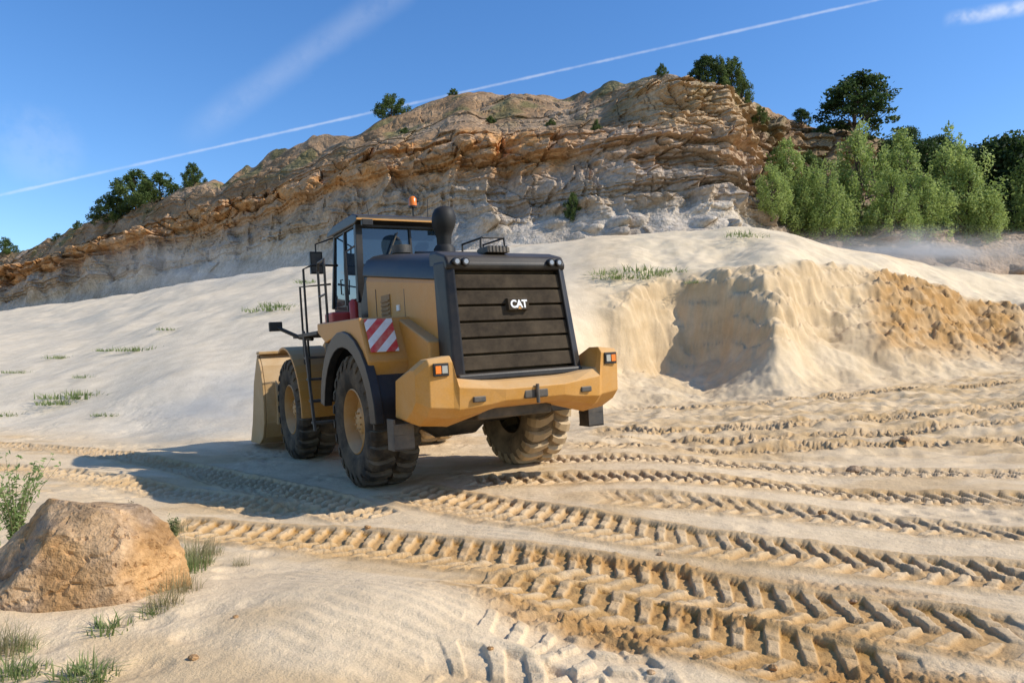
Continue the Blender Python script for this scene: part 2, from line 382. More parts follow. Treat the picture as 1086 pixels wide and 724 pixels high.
def ground_h(X,Y,full=False):
    X=np.asarray(X,float);Y=np.asarray(Y,float)
    z,sm,slope,mk,px,Yw,kd,bank=base_h(X,Y)
    near=1-ss(Y,14,30)
    z=z+.04*fbm(X/2.,Y/2.,2,1)*(1-.7*mk)*(1-ss(Y,40,90)) + .3*ss(Y,18,50)*fbm(X/14,Y/14,3,3)*slope*.8
    cx,cy=pix(390,655);md=np.exp(-(((X-cx)/1.0)**2+((Y-cy)/.75)**2));z=z+.17*md
    cx,cy=pix(-10,640);z=z+.10*np.exp(-(((X-cx)/1.3)**2+((Y-cy)/1.0)**2))
    f1,f2,_=worley2(X*3.1+.3*pn(X*2,Y*2,8),Y*3.1,5)
    foot=ss(fbm(X/1.8,Y/1.8,2,40),.0,.45)*near*(1-.8*md)
    z=z-.026*foot*(1-ss(f1,.12,.42))
    z=z+.009*fbm(X*3,Y*3,2,12)*near
    rp=np.clip(ss(pn(X/1.5+3,Y/1.5,42),-.1,.3)+.6*md,0,1)*near;z=z+rp*.004*np.sin((X*.5+Y)*48+4*pn(X*2,Y*2,43))
    clod=ss(fbm(X/1.1+5,Y/1.1,3,22),-.2,.45)
    band=np.exp(-((Y-(4.68-.50*X))/.24)**2)*ss(X,-.9,.1)+.8*np.exp(-((Y-(5.35-.50*X))/.13)**2)*ss(X,-.6,.4)+.8*np.exp(-((Y-(6.40-.42*X))/.14)**2)*ss(X,-1.5,.2)*(1-ss(X,2.5,3.5))
    band=np.clip(band*1.4,0,1)*(.3+.7*clod)
    g1,g2,gid=worley2(X*11,Y*11,9);z=z+band*(.036*gid*(1-ss(g1,.1,.55))-.01)
    g1,g2,gid=worley2(X*24,Y*24,19);z=z+np.clip(band+.2*foot,0,1)*(.02*gid*(1-ss(g1,.1,.5)))
    rough=ss(px,560,700)*ss(Y,10.5,14)*(1-ss(Yw,kd[1]-.3,kd[1]+1))
    h1,h2,hid=worley2(X*1.3+.5*pn(X,Y,6),Y*2.6,15)
    z=z+rough*(.09*(pn(X/.9,Y/.35,16))+.05*pn(X/.3,Y/.16,17)-.05*(1-ss(h1,.1,.5)))
    z=z+rough*.10*np.abs(pn(X/3.5,Y/1.1,18))
    rg=1-np.abs(pn(X/3.0+.4*pn(X/3,Y/3,50),Y/5,51))*2
    z=z+sm*(.30*rg-.1)+sm*.15*fbm(X/.9,Y/.4,3,53)+bank*(.08*fbm(X/.6,Y/.6,3,54)+.20*pn(X/2.0,Y/2.4,58))
    ter=z/.9+.6*pn(X/2.5,Y/2,59);z=z+sm*.12*(ss(ter-np.floor(ter),.3,.7)-.5)
    brn=ss(px,905,950)*(1-ss(px,1068,1100))*ss(Yw,kd[1]+1.4,kd[2]+.1)*(1-ss(Yw,kd[3]-.3,kd[3]+1.))
    w1,w2,wid=worley2(X/.5,Y/.45,55);z=z+np.clip(sm*.35*ss(pn(X/4,Y/4,56),.1,.5)+brn,0,1)*(.26*wid*(1-ss(w1,.2,.7)))
    foot2=bank*(1-ss(Yw,kd[1]+.5,kd[1]+2.5))
    w1,w2,wid=worley2(X/.22,Y/.22,57);z=z+np.clip(brn+.3*sm+.5*foot2*ss(pn(X/2,Y/2,62),0,.3),0,1)*.13*wid**2*(1-ss(w1,.2,.6))
    z=z+slope*(1-sm)*(.10*pn(X/2.6,Y/3.5,60)+.022*np.abs(pn(X/.9+Y*.2,Y/3,61)))
    fresh=np.zeros(X.shape);sh=X.shape
    z=z.ravel().copy();fresh=fresh.ravel()
    track_apply(X.ravel(),Y.ravel(),z,fresh)
    z=z.reshape(sh)
    if not full: return z
    return z,sm,slope,mk,px,fresh.reshape(sh),band,rough,foot,brn,bank
pc=np.concatenate([np.geomspace(1500,60,45)[:-1]*-1-20,np.arange(-60,1147,1.25),1146+np.geomspace(8,1900,50)])
U=(pc-CX)/FX
pr=np.concatenate([np.linspace(1800,785,16),np.arange(780,570,-.8),np.arange(570,471,-.5)])
rows=np.concatenate([[-4.,-2.,0.],1216/(pr-HY),np.arange(16.1,40,.075),np.geomspace(40.1,160,130),np.geomspace(165,1500,16)])
UU,YY=np.meshgrid(U,rows);XX=UU*np.maximum(YY,0.)+UU*np.exp(-np.maximum(YY,-1)/1.2)*3
nr,nc=XX.shape;X=XX.ravel();Y=YY.ravel()
Z,sm,slope,mk,gpx,fresh,band,rough,foot,brn,bank=ground_h(X,Y,True)
c=np.tile(np.array([.70,.535,.34]),(len(X),1))
c=mixc(c,(.67,.575,.435),slope*(1-ss(gpx,560,660))*.8)
c=mixc(c,(.70,.575,.40),slope*ss(gpx,600,700)*(1-sm)*.8)
c=mixc(c,(.56,.375,.185),ss(fbm(X/2.5,Y/1.3,3,101),.05,.6)*.55*(1-slope))
c=mixc(c,(.53,.35,.165),np.clip(rough*(.35+.65*ss(fbm(X/1.6,Y/.5,3,102),-.1,.4)),0,1)*.7)
c=mixc(c,(.47,.275,.10),fresh)
c=mixc(c,(.42,.23,.08),band*.85)
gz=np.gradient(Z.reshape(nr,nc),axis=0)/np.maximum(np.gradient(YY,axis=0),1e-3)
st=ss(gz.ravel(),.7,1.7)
c=mixc(c,(.60,.445,.265),bank*(.50+.35*ss(fbm(X/1.5,Y/2.5,3,105),-.3,.4)))
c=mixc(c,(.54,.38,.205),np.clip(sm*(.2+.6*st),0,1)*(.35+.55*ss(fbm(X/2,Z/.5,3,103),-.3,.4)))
c=mixc(c,(.46,.26,.095),brn*(.65+.35*ss(fbm(X/1.2,Z/.5,3,104),-.3,.3)))
idx=np.arange(nr*nc).reshape(nr,nc)
F=np.stack([idx[:-1,:-1],idx[:-1,1:],idx[1:,1:],idx[1:,:-1]],-1).reshape(-1,4)
g=npmesh('ground',np.stack([X,Y,Z],1),F,M_sand,c,True);g['kind']='structure';g['label']='pale quarry sand with tyre tracks and eroded sand bank';g['category']='ground'
# ---------------------------------------------------------------- cliff
cp=np.concatenate([-np.geomspace(1160,50,40)[:-1],np.arange(-50,1140,1.3),1139+np.geomspace(8,1400,36)])
seg=[60,105,34,60,40]
vs=np.concatenate([np.linspace(i,i+1,n,endpoint=False) for i,n in enumerate(seg)]+[[5.0],5+np.array([.1,.3,.6,1.])])
PP,VV=np.meshgrid(cp,vs)
def cliff_dz(PP,VV):
    P=np.clip(PP,-1500,2600);D=np.zeros(P.shape);Zc=np.zeros(P.shape)
    kd=[np.interp(P,PXG,t[0]) for t in CT];kz=[np.interp(P,PXG,t[1]) for t in CT]
    kd.append(kd[-1]+90);kz.append(kz[-1]-3)
    for i in range(6):
        t=np.clip(VV-i,0,1);m=(VV>=i)&(VV<=i+1)
        D=np.where(m,kd[i]+(kd[i+1]-kd[i])*t,D);Zc=np.where(m,kz[i]+(kz[i+1]-kz[i])*t,Zc)
    return D,Zc
D,Zc=cliff_dz(PP,VV)
Xc=((PP-CX)/FX*D).ravel();Yc=D.ravel();Zc=Zc.ravel();P=PP.ravel();V_=VV.ravel()
blk=ss(P,640,690)*(1-ss(P,785,815))
face=ss(V_,.6,1.1)*(1-ss(V_,2.8,3.5)) + ss(V_,2.8,3.5)*(1-ss(V_,4.5,5))*(.25+.75*ss(P,630,690))
face=face*(1-.35*ss(P,840,940))
sc_=np.clip(Yc/60,.9,2.)
wx=Xc+1.0*fbm3(Xc/4,Yc/4,Zc/4,3,11);wz=Zc+.4*fbm3(Xc/9,Yc/9,Zc/7,3,12);wy=Yc+.8*fbm3(Xc/4,Yc/4,Zc/4,2,13)
rid=1-np.abs(vn3(wx/3.2/sc_,Yc/20,wz/14,21))*2
rid2=1-np.abs(vn3(wx/1.2/sc_,Yc/8,wz/6,22))*2
rid3=1-np.abs(vn3(wx/.5/sc_,Yc/5,wz/2.5,26))*2
stv=wz/1.9;strat=_h(np.floor(stv),np.zeros(stv.shape),0,24)
stv2=wz/.55;strat2=_h(np.floor(stv2),np.floor(wx/9),0,25)
f1,f2,wid=worley3(wx/3.4/sc_,wy/5/sc_,wz/2.3/sc_,31)
g1,g2,gid=worley3(wx/1.5/sc_,wy/2/sc_,wz/.8/sc_,33)
big=fbm3(Xc/9,Yc/9,Zc/14,2,41)
upper=np.clip(ss(V_,1.6,1.95)+blk*ss(V_,1.,1.3),0,1)
disp=face*(1.2*big+(.85*rid+.60*rid2+.35*rid3)*(1-.75*upper)+(1.5*(strat-.5)+.9*(strat2-.5))*(.65+.7*upper)
   +1.2*(wid-.45)*(.35+.95*upper)-.55*(1-ss(f2-f1,.0,.08))*(.15+.85*upper)+(.55*(gid-.45)-.14*(1-ss(g2-g1,0,.1)))*(.5+.8*upper))*sc_*.85
disp+=.34*fbm3(Xc/1.6,Yc/1.6,Zc/1.0,4,51)*(.3+face)
b1,b2,bid=worley3(Xc/2.1/sc_,Yc/2.3/sc_,Zc/1.3/sc_,35)
rub=ss(V_,0,.2)*(1-ss(V_,1.05,1.3))*(.25+.75*ss(P,420,560))
disp+=rub*1.8*bid**2*(1-ss(b1,.15,.75))*sc_
Yc2=Yc-disp;Xc2=Xc+disp*.25
Zc2=Zc+(.6*fbm3(Xc/5,Yc/5,Zc/30,4,61))*ss(V_,2.6,4)*sc_*.9+disp*.1
n1=ss(fbm3(Xc/5,Yc/5,Zc/3,4,71),-.5,.5);n2=ss(fbm3(Xc/1.3,Yc/1.3,Zc/.8,3,72),-.6,.6);n3=ss(fbm3(Xc/14,Yc/14,wz/.7,3,73),-.2,.5);n4=ss(fbm3(Xc/6,Yc/6,wz/2.5,3,78),-.3,.4)
lft=1-ss(P,560,660)
cc=np.tile(np.array([.45,.37,.28]),(len(Xc),1))
cc=mixc(cc,(.60,.52,.42),(1-ss(V_,.75,1.3))*.9)
cc=mixc(cc,(.50,.34,.195),n3*.55*ss(V_,.8,1.3))
cc=mixc(cc,(.45,.34,.265),n4*.4*ss(V_,.8,1.3))
cc=mixc(cc,(.33,.27,.215),n1*.35)
cc=mixc(cc,(.52,.28,.115),ss(V_,1.45,1.8)*(1-ss(V_,3.1,3.6))*(.5+.5*n2)*(.4+.6*lft))
cc=mixc(cc,(.33,.21,.115),ss(V_,3.0,3.4)*(.6+.4*n1)*(.3+.7*(1-blk)))
cc=mixc(cc,(.15,.15,.06),ss(V_,3.2,4.2)*ss(fbm3(Xc/3,Yc/3,Zc/3,4,75),.05,.5)*.7)
cc=mixc(cc,(.53,.36,.19),blk*ss(V_,2.6,3.0)*(1-ss(V_,4.7,5))*.6)
cc=mixc(cc,(.36,.235,.14),ss(P,800,850)*.8)
cc=mixc(cc,(.16,.18,.07),ss(P,820,900)*ss(V_,1.0,1.5)*(1-ss(V_,2.8,3.2)*.6)*ss(fbm3(Xc/3,Yc/3,Zc/3,4,76),-.5,.2)*.8)
nr2,nc2=PP.shape;idx=np.arange(nr2*nc2).reshape(nr2,nc2)
F=np.stack([idx[:-1,:-1],idx[:-1,1:],idx[1:,1:],idx[1:,:-1]],-1).reshape(-1,4)
cl=npmesh('hill',np.stack([Xc2,Yc2,Zc2],1),F,M_rock,cc,False);cl['kind']='structure';cl['label']='layered ochre and grey quarry cliff with grassy top';cl['category']='cliff'
P2=np.stack([Xc2,Yc2,Zc2],1).reshape(nr2,nc2,3)
def cliff_pt(px,v):
    i=int(np.argmin(np.abs(vs-v)));j=int(np.argmin(np.abs(cp-px)));return P2[i,j]
# ---------------------------------------------------------------- plants
def leaves(cent,rad,n,size,cols,flat=1.0,seed=0,asp=.6):
    r=np.random.default_rng(seed);k=len(cent);w=np.array(rad)**2;w/=w.sum()
    ci=r.choice(k,n,p=w);cent=np.array(cent);rad=np.array(rad)
    d=r.normal(size=(n,3));d/=np.linalg.norm(d,axis=1)[:,None]
    rr=rad[ci]*(r.random(n)**.45)*(1+.6*(r.random(n)**4));d[:,2]*=flat
    p=cent[ci]+d*rr[:,None]
    a=r.normal(size=(n,3));a/=np.linalg.norm(a,axis=1)[:,None];b=np.cross(a,r.normal(size=(n,3)));b/=np.linalg.norm(b,axis=1)[:,None]
    s=size*(.6+.8*r.random(n))[:,None]
    V=np.stack([p-a*s,p+b*s*asp,p+a*s,p-b*s*asp],1).reshape(-1,3)
    F=np.arange(n*4).reshape(n,4)
    clump=r.random(k)[ci];t=np.clip(clump*.6+r.random(n)*.4,0,1)[:,None]
    c=np.array(cols[0])*(1-t)+np.array(cols[1])*t
    return V,F,np.repeat(c,4,0)
def make_tree(kind,seed,cols,h=1.0,wid=.42,lo=.15,nleaf=3500,leaf=.035,cl_n=46,mode='round'):
    r=np.random.default_rng(seed);tr=[]
    path=[(0,0,-.08)];x=y=0
    for i in range(1,7):
        x+=r.normal()*.012;y+=r.normal()*.012;path.append((x,y,h*.82*i/6))
    tr.append(tube(path,[.026-.0033*i for i in range(7)],7))
    cent=[];rad=[]
    for i in range(cl_n):
        t=lo+(.97-lo)*((i+.5)/cl_n)**.9;a=i*2.4+r.normal()*.5
        if mode=='pine': prof=(1-.55*t)*(.55+.45*r.random())*(1 if t<.85 else .6)
        elif mode in('bush','willow'): prof=(1-t**2.4)**.8*(.3+.8*r.random());t=min(1,t*(.8+.34*r.random()))
        else: prof=math.sin(math.pi*min(1,max(0,(t-lo)/(1.02-lo)))**.8)**.6*(.45+.6*r.random())
        rr=wid*prof;c=(math.cos(a)*rr,math.sin(a)*rr,t*h*(.95 if mode!='round' else .93))
        cent.append(c);q=.085 if mode=='pine' else .095
        if mode=='bush': q=.10*(1.1-t*.55)
        if mode=='willow': q=.078*(1.1-t*.6)
        rad.append(q*(.6+.8*r.random()))
        if i%2==0:
            k=min(6,int(t*6*.8));b0=path[k]
            mid=((b0[0]+c[0])/2,(b0[1]+c[1])/2,(b0[2]+c[2])/2-.02)
            tr.append(tube([b0,mid,c],[.010,.006,.002],5))
    V,F,C=leaves(cent,rad,nleaf,leaf,cols,{'pine':.6,'bush':1.3,'willow':2.0,'round':.9}[mode],seed,.5)
    me1=obj(kind,G(*tr),M_bark,smooth=True);m1=me1.data;bpy.data.objects.remove(me1)
    o2=npmesh(kind,V,F,M_leaf,C);m2=o2.data;bpy.data.objects.remove(o2)
    return (m1,m2)
bright=((.14,.21,.045),(.48,.56,.18));dark=((.025,.05,.014),(.085,.13,.035));mid=((.05,.085,.02),(.16,.21,.06))
TB=[make_tree('b',s,bright,wid=.40,lo=.02,nleaf=8000,leaf=.016,cl_n=62,mode='willow') for s in (1,2,3,11)]
TDk=[make_tree('d',s,dark,wid=.36,lo=.06,nleaf=5500,leaf=.024,cl_n=54) for s in (4,5)]
TP=[make_tree('p',s,dark,wid=.46,lo=.18,nleaf=8000,leaf=.020,cl_n=64,mode='pine') for s in (6,)]
TM=[make_tree('m',s,mid,wid=.5,lo=.0,nleaf=7000,leaf=.026,cl_n=60,mode='bush') for s in (8,9)]
def place_tree(ms,pos,h,wf,name,label,cat,group,seed):
    e=empty(name,None,tuple(pos));e.scale=(h*wf,h*wf,h);e.rotation_euler=(0,0,seed*1.7)
    e['label']=label;e['category']=cat
    if group: e['group']=group
    for nm,m in (('trunk',ms[0]),('crown',ms[1])):
        o=bpy.data.objects.new(nm,m);COL.objects.link(o);o.parent=e
i=0
for px,v,hp,wf,ms in [(806,1.1,56,1.1,TB),(828,1.4,84,.95,TB),(850,.95,68,1.0,TB),(868,.85,84,.85,TB),(890,1.3,76,.95,TB),(911,1.25,118,.82,TB),(934,.95,70,1.05,TB),(957,1.3,112,.8,TB),(980,1.0,76,1.05,TB),(1003,1.35,110,.9,TB),(1026,1.1,88,.9,TB),(1050,1.,60,1.05,TB),(1100,1.2,95,1.,TB),(1140,1.2,105,1.,TB)]:
    p=cliff_pt(px,v);h=hp/FX*p[1];i+=1
    place_tree(ms[(i*3+i//4)%4],(p[0],p[1],p[2]-.3),h,wf,'willow_tree','bright green bushy tree on the quarry terrace','tree','bright green trees on the terrace',i)
for px,v,hp,wf in [(1062,1.9,104,.9),(1083,1.8,112,.9),(1045,2.3,88,1),(940,3.0,60,1.),(975,3.2,55,1.1),(1010,2.8,70,1.),(1120,1.9,110,1.),(1160,1.9,110,1.),(965,4.6,35,1.2),(1000,4.4,38,1.3),(1030,3.9,44,1.2)]:
    p=cliff_pt(px,v);i+=1
    place_tree(TDk[i%2],(p[0],p[1],p[2]-.3),hp/FX*p[1],wf,'broadleaf_tree','dark green tree behind the terrace bushes','tree','dark trees on the hillside',i)
for px,v,hp,wf,lab in [(903,4.2,78,1.35,'tall dark pine tree on the ridge'),(748,5,32,1.2,'small dark pine on the cliff edge'),(850,4.9,22,1.2,'small pine on the brown ridge')]:
    p=cliff_pt(px,v);i+=1
    place_tree(TP[0],(p[0],p[1],p[2]-.3),hp/FX*p[1],wf,'pine_tree',lab,'tree',None,i)
for px,v,hp,wf in [(122,4.6,30,1.3),(145,4.9,44,1.2),(170,4.7,32,1.5),(203,4.9,24,1.0),(415,5,24,1.4),(775,4.9,34,.9),(764,4.9,32,.8),(788,4.6,26,.9),(702,5,12,1),(480,5,9,1.2),(6,4.9,16,1.4),(62,5,8,1.4),(82,5,8,1.2),(606,.9,26,.7),(740,5,18,1.2),(635,3.1,16,.7),(825,2.4,34,1.),(850,2.6,34,1.),(875,2.3,34,1.2),(815,2.8,18,1.2),(585,3.6,8,1.2),(520,3.8,7,1.3),(800,4.2,12,1.1),(430,4.2,6,1.5)]:
    p=cliff_pt(px,v);i+=1
    place_tree(TM[i%2],(p[0],p[1],p[2]-.4),hp/FX*p[1]+.3,wf,'shrub','leafy green shrub growing on the cliff','shrub','shrubs on the cliff',i)
def tuft(n,h,spread,cols,seed,w=.006,droop=.6):
    r=np.random.default_rng(seed);V=[];F=[];C=[]
    for k in range(n):
        a=r.random()*6.28;b=np.array([math.cos(a),math.sin(a),0])*spread*r.random()**.7
        l=h*(.3+.7*r.random());out=np.array([math.cos(a+r.normal()*.9),math.sin(a+r.normal()*.9),0]);side=np.array([-out[1],out[0],0])*w
        q=r.random()*droop;base=len(V)
        for s in range(4):
            t=s/3;p=b+out*l*q*t*t+np.array([0,0,1])*l*(t-.35*q*t*t)
            ww=side*(1-t*.92);V+=[p-ww,p+ww]
        for s in range(3): F.append((base+2*s,base+2*s+1,base+2*s+3,base+2*s+2))
        t=r.random();cc_=np.array(cols[0])*(1-t)+np.array(cols[1])*t;C+=[cc_]*8
    return np.array(V),np.array(F),np.array(C)
gcol=((.12,.18,.05),(.32,.36,.14));dry=((.20,.18,.08),(.45,.38,.20))
def tmesh(*a,**k):
    V,F,C=tuft(*a,**k);o=npmesh('t',V,F,M_leaf,C);m=o.data;bpy.data.objects.remove(o);return m
def pick(px,py):
    Ds=np.linspace(3,110,2500);x=(px-CX)/FX*Ds;z=CZ+(HY-py)/FX*Ds
    hh=ground_h(x,Ds);k=np.argmax(hh>z)
    return (x[k],Ds[k],hh[k])
tm_far=[tmesh(150,.40,.8,gcol,s,w=.018,droop=1.2) for s in (1,2)]
for k,(px,py,s) in enumerate([(80,422,1.2),(70,428,.9),(92,418,.8),(148,372,1.1),(118,372,.7),(62,380,.9),(286,330,1.3),(300,326,1.1),(640,292,1.),(658,296,1.2),(676,290,1.3),(692,293,1.),(708,289,.9),(792,252,1.2),(10,440,.6),(112,440,.5),(330,300,1.),(735,300,.6),(90,400,.6),(20,395,.6),(180,350,.7)]):
    p=pick(px,py);o=bpy.data.objects.new('grass_tuft',tm_far[k%2]);COL.objects.link(o)
    o.location=(p[0],p[1],p[2]-.03);o.scale=(s*1.3,s*.9,s*.75);o.rotation_euler=(0,0,k)
    o['label']='low green grass tuft on the sand slope';o['category']='grass';o['group']='grass tufts on the sand slope'
tm_near=[tmesh(150,.16,.11,gcol,3,w=.0028,droop=1.),tmesh(130,.20,.12,dry,4,w=.0022,droop=1.),tmesh(90,.11,.12,gcol,5,w=.005,droop=1.5)]
for k,(px,py,s,m) in enumerate([(208,590,1.3,1),(200,605,1.2,0),(192,628,1.1,1),(205,600,1.3,1),(222,588,1.,1),(214,598,1.,0),(118,668,1.1,2),(88,716,1.3,2),(100,722,1.,2),(-5,700,1.2,1),(10,718,1.1,0),(2,690,1.1,1),(188,563,1.,1),(255,600,.6,1),(160,652,.9,2),(176,644,1.,1),(35,715,.8,2),(22,690,.8,0)]):
    p=pick(px,py);o=bpy.data.objects.new('grass_tuft',tm_near[m]);COL.objects.link(o)
    o.location=(p[0],p[1],p[2]-.01);o.scale=(s,s,s);o.rotation_euler=(0,0,k*1.3)
    o['label']=['green grass tuft beside the boulder','dry yellow grass tuft beside the boulder','low green weed on the sand'][m];o['category']='grass';o['group']='grass around the boulder'
def weed(name,px,py,h,n,cols,seed,label,leafs=.018,lean=.25):
    r=np.random.default_rng(seed);p=pick(px,py);st=[];cent=[];rad=[]
    for k in range(n):
        a=r.random()*6.28;l=h*(.6+.4*r.random());q=lean*r.random()
        pts=[(math.cos(a)*q*l*t*t+.02*math.cos(a),math.sin(a)*q*l*t*t+.02*math.sin(a),l*t) for t in (0,.25,.5,.75,1)]
        st.append(tube(pts,[.004,.0035,.003,.002,.001],5))
        for t in np.linspace(.2,1,9):
            cent.append((math.cos(a)*q*l*t*t,math.sin(a)*q*l*t*t,l*t));rad.append(.03+.02*(1-t))
    V,F,C=leaves(cent,rad,n*75,leafs,cols,1,seed,asp=.35)
    o=obj(name,G(*st),M_stem);o.location=(p[0],p[1],p[2]-.01)
    f=npmesh('foliage',V,F,M_leaf,C,parent=o)
    o['label']=label;o['category']='plant'
wc=((.14,.22,.06),(.38,.46,.18))
weed('weed_plant',16,585,.90,18,wc,1,'tall leafy green weed beside the boulder',.022,.5)
weed('weed_plant',-8,590,.90,18,wc,5,'tall leafy green weed beside the boulder',.022,.5)
weed('dry_plant',140,560,.30,6,((.16,.1,.05),(.3,.22,.12)),2,'dry brown seed stalk behind the boulder',.012,.1)
weed('weed_plant',184,572,.24,6,((.15,.18,.06),(.32,.34,.16)),3,'small green weed behind the boulder',.014,.3)
# ---------------------------------------------------------------- boulder
def boulder(name,pos,sx,sy,sz,seed,label,cuts=16,sub=6,planes=None):
    bm=bmesh.new();bmesh.ops.create_icosphere(bm,subdivisions=sub,radius=1);V=np.array([v.co[:] for v in bm.verts]);r=np.random.default_rng(seed)
    pl=list(planes or [])
    for k in range(cuts):
        n=r.normal(size=3);pl.append((tuple(n),.70+.2*r.random()))
    for n,off in pl:
        n=np.array(n,float);n/=np.linalg.norm(n);d=V@n;m=np.maximum(d-off,0);V=V-n[None,:]*(m*.97)[:,None]
    nn=V/np.linalg.norm(V,axis=1)[:,None]
    V=V+nn*(.045*fbm3(V[:,0]*2.5+seed,V[:,1]*2.5,V[:,2]*4,5,seed))[:,None]
    f1,f2,_=worley3(V[:,0]*2.0+.3*vn3(V[:,0]*5,V[:,1]*5,V[:,2]*5,2),V[:,1]*2.0,V[:,2]*4.0,seed+5);V=V-nn*(.035*(1-ss(f2-f1,0,.05)))[:,None]
    V=V*np.array([sx,sy,sz])
    cr=ss(fbm3(V[:,0]*4,V[:,1]*4,V[:,2]*7,4,seed+9),-.4,.5);C=np.tile([.50,.33,.185],(len(V),1));C=mixc(C,(.37,.26,.17),cr);C=mixc(C,(.48,.26,.095),ss(fbm3(V[:,0]*2,V[:,1]*2,V[:,2]*2,3,seed+3),.0,.5)*.7)
    F=np.array([[v.index for v in f.verts] for f in bm.faces]);bm.free()
    o=npmesh(name,V,F,M_bould,C,True);o.data.set_sharp_from_angle(angle=R(24)) if sub>4 else None
    o.location=pos;o['label']=label;o['category']='rock';return o
M_bould=attr_mat('boulder_rock',[(10,.05,.8),(50,.012,.9)],var=.32,vs=(3,22))
x,y=pix(66,655);b=boulder('boulder',(x,y+.30,.20),.75,.60,.60,12,'large tan sandstone boulder half sunk in sand',8,6,
  [((.05,-.95,.25),.56),((.85,-.45,.25),.60),((-.75,-.5,.5),.62),((.1,.1,1),.78),((.7,-.1,.7),.70),((-.35,-.5,.85),.70),((.3,-.75,.65),.66)]);b.rotation_euler=(0,.06,.1)
for k,(px,py,s) in enumerate([(872,545,.05),(905,500,.12),(700,590,.03),(250,655,.02),(520,690,.02),(960,470,.1),(740,700,.03),(820,715,.03),(690,715,.025),(390,560,.04),(205,700,.03),(905,640,.03)]):
    p=pick(px,py);o=boulder('stone',(p[0],p[1],p[2]+s*.2),s,s*.8,s*.6,20+k,'small tan stone lying on the sand',10,3);o['group']='small stones on the sand'
# ---------------------------------------------------------------- wheel loader
L=empty('wheel_loader',None,(LA[0],LA[1],LZ))
L.rotation_euler=(Matrix.Rotation(HD,4,'Z')@Matrix.Rotation(-ROLL,4,'Y')).to_euler()
L['label']='yellow and black wheel loader driving away on sand';L['category']='wheel loader'
def tyre_geo():
    half=[(-.24,.43),(-.30,.47),(-.335,.56),(-.35,.66),(-.345,.76),(-.325,.83),(-.28,.865),(-.1,.875)]
    prof=half+[(-x,r) for x,r in half[::-1]];return revolve(prof,72)
def lug_geo():
    parts=[];N=24
    for side in (-1,1):
        for i in range(N):
            p0=2*math.pi*(i+(.5 if side>0 else 0))/N;V=[]
            for t,ro,ri,hw,po in ((.02,.94,.86,.060,0),(.13,.94,.86,.072,.07),(.24,.935,.85,.082,.10),(.31,.915,.84,.085,.10),(.352,.85,.80,.08,.10),(.36,.78,.74,.065,.10)):
                for rr_,sgn in ((ri,-1),(ri,1),(ro,1),(ro,-1)):
                    a=p0+po+sgn*hw*(1.0 if rr_==ri else .82);V.append((side*t,rr_*math.cos(a),rr_*math.sin(a)))
            F=[]
            for s in range(5):
                for k in range(4): F.append((s*4+k,s*4+(k+1)%4,(s+1)*4+(k+1)%4,(s+1)*4+k))
            F+=[(0,1,2,3),(20,21,22,23)];parts.append((V,F))
    return G(*parts)
tg=tyre_geo();lg=lug_geo()
def rim_geo(s):
    pr=[(.26,.45),(.30,.46),(.31,.445),(.27,.425),(.12,.41),(.08,.36),(.07,.29),(.13,.27),(.15,.20),(.21,.18),(.23,.15),(.235,.001)]
    parts=[revolve([(x*s,r) for x,r in pr],40)]
    for k in range(16):
        a=2*math.pi*k/16;parts.append(tube([(s*.07,.325*math.cos(a),.325*math.sin(a)),(s*.11,.325*math.cos(a),.325*math.sin(a))],.016,6))
    for k in range(8):
        a=2*math.pi*k/8;parts.append(tube([(s*.2,.12*math.cos(a),.12*math.sin(a)),(s*.255,.12*math.cos(a),.12*math.sin(a))],.014,6))
    return G(*parts)
for (wx_,wy_) in ((-1.22,0),(1.22,0),(-1.22,3.8),(1.22,3.8)):
    s=1 if wx_>0 else -1
    w=empty('wheel',L,(wx_,wy_,.92));w.rotation_euler=(random.random(),0,0)
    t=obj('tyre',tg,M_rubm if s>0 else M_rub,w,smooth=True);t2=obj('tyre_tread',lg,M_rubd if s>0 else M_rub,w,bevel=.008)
    obj('rim',rim_geo(s),M_rimy,w,smooth=True)
def part(name,g,mat,bevel=.015,parent=None,smooth=False,label=None): return obj(name,g,mat,parent or L,bevel,smooth,label=label)
part('rear_frame',G(prism([(-1.9,.95),(-1.9,1.5),(1.7,1.6),(2.1,1.2),(2.1,.75),(.6,.7)],-.55,.55,'x'),box(-.8,.8,-1.7,-.3,1.1,1.6)),M_dark,.03)
part('axle',G(tube([(-1.0,0,.92),(-.5,0,.92),(-.3,0,.92),(.3,0,.92),(.5,0,.92),(1.0,0,.92)],[.2,.22,.36,.36,.22,.2],16)),M_dark,0,smooth=True)
part('axle',G(tube([(-1.0,3.8,.92),(-.5,3.8,.92),(-.3,3.8,.92),(.3,3.8,.92),(.5,3.8,.92),(1.0,3.8,.92)],[.2,.22,.36,.36,.22,.2],16)),M_dark,0,smooth=True)
part('front_frame',G(prism([(2.2,.75),(2.2,1.5),(3.1,2.35),(3.7,2.35),(4.3,1.5),(4.5,.9),(3.6,.6)],-.5,.5,'x')),M_yel,.03)
for s in (-1,1):
    part('lift_arm',prism([(3.1,2.35),(3.4,2.5),(4.4,2.05),(5.5,1.0),(5.5,.55),(5.2,.5),(4.3,1.5),(3.2,2.0)],s*.55,s*.72,'x'),M_yel,.03)
part('bucket_link',G(prism([(3.4,2.3),(3.6,2.4),(4.9,1.8),(4.9,1.55)],-.12,.12,'x')),M_yel,.02)
part('tilt_cylinder',tube([(0,3.0,2.2),(0,4.4,2.1)],.09,12),M_yel,0,smooth=True)
bp=[(5.35,1.98),(5.15,1.75),(5.02,1.4),(5.0,1.0),(5.08,.6),(5.3,.3),(5.7,.14),(6.7,.1)]
inner=[(y+.07*(1 if i<6 else 0),z+(.07 if i>4 else 0)) for i,(y,z) in enumerate(bp)]
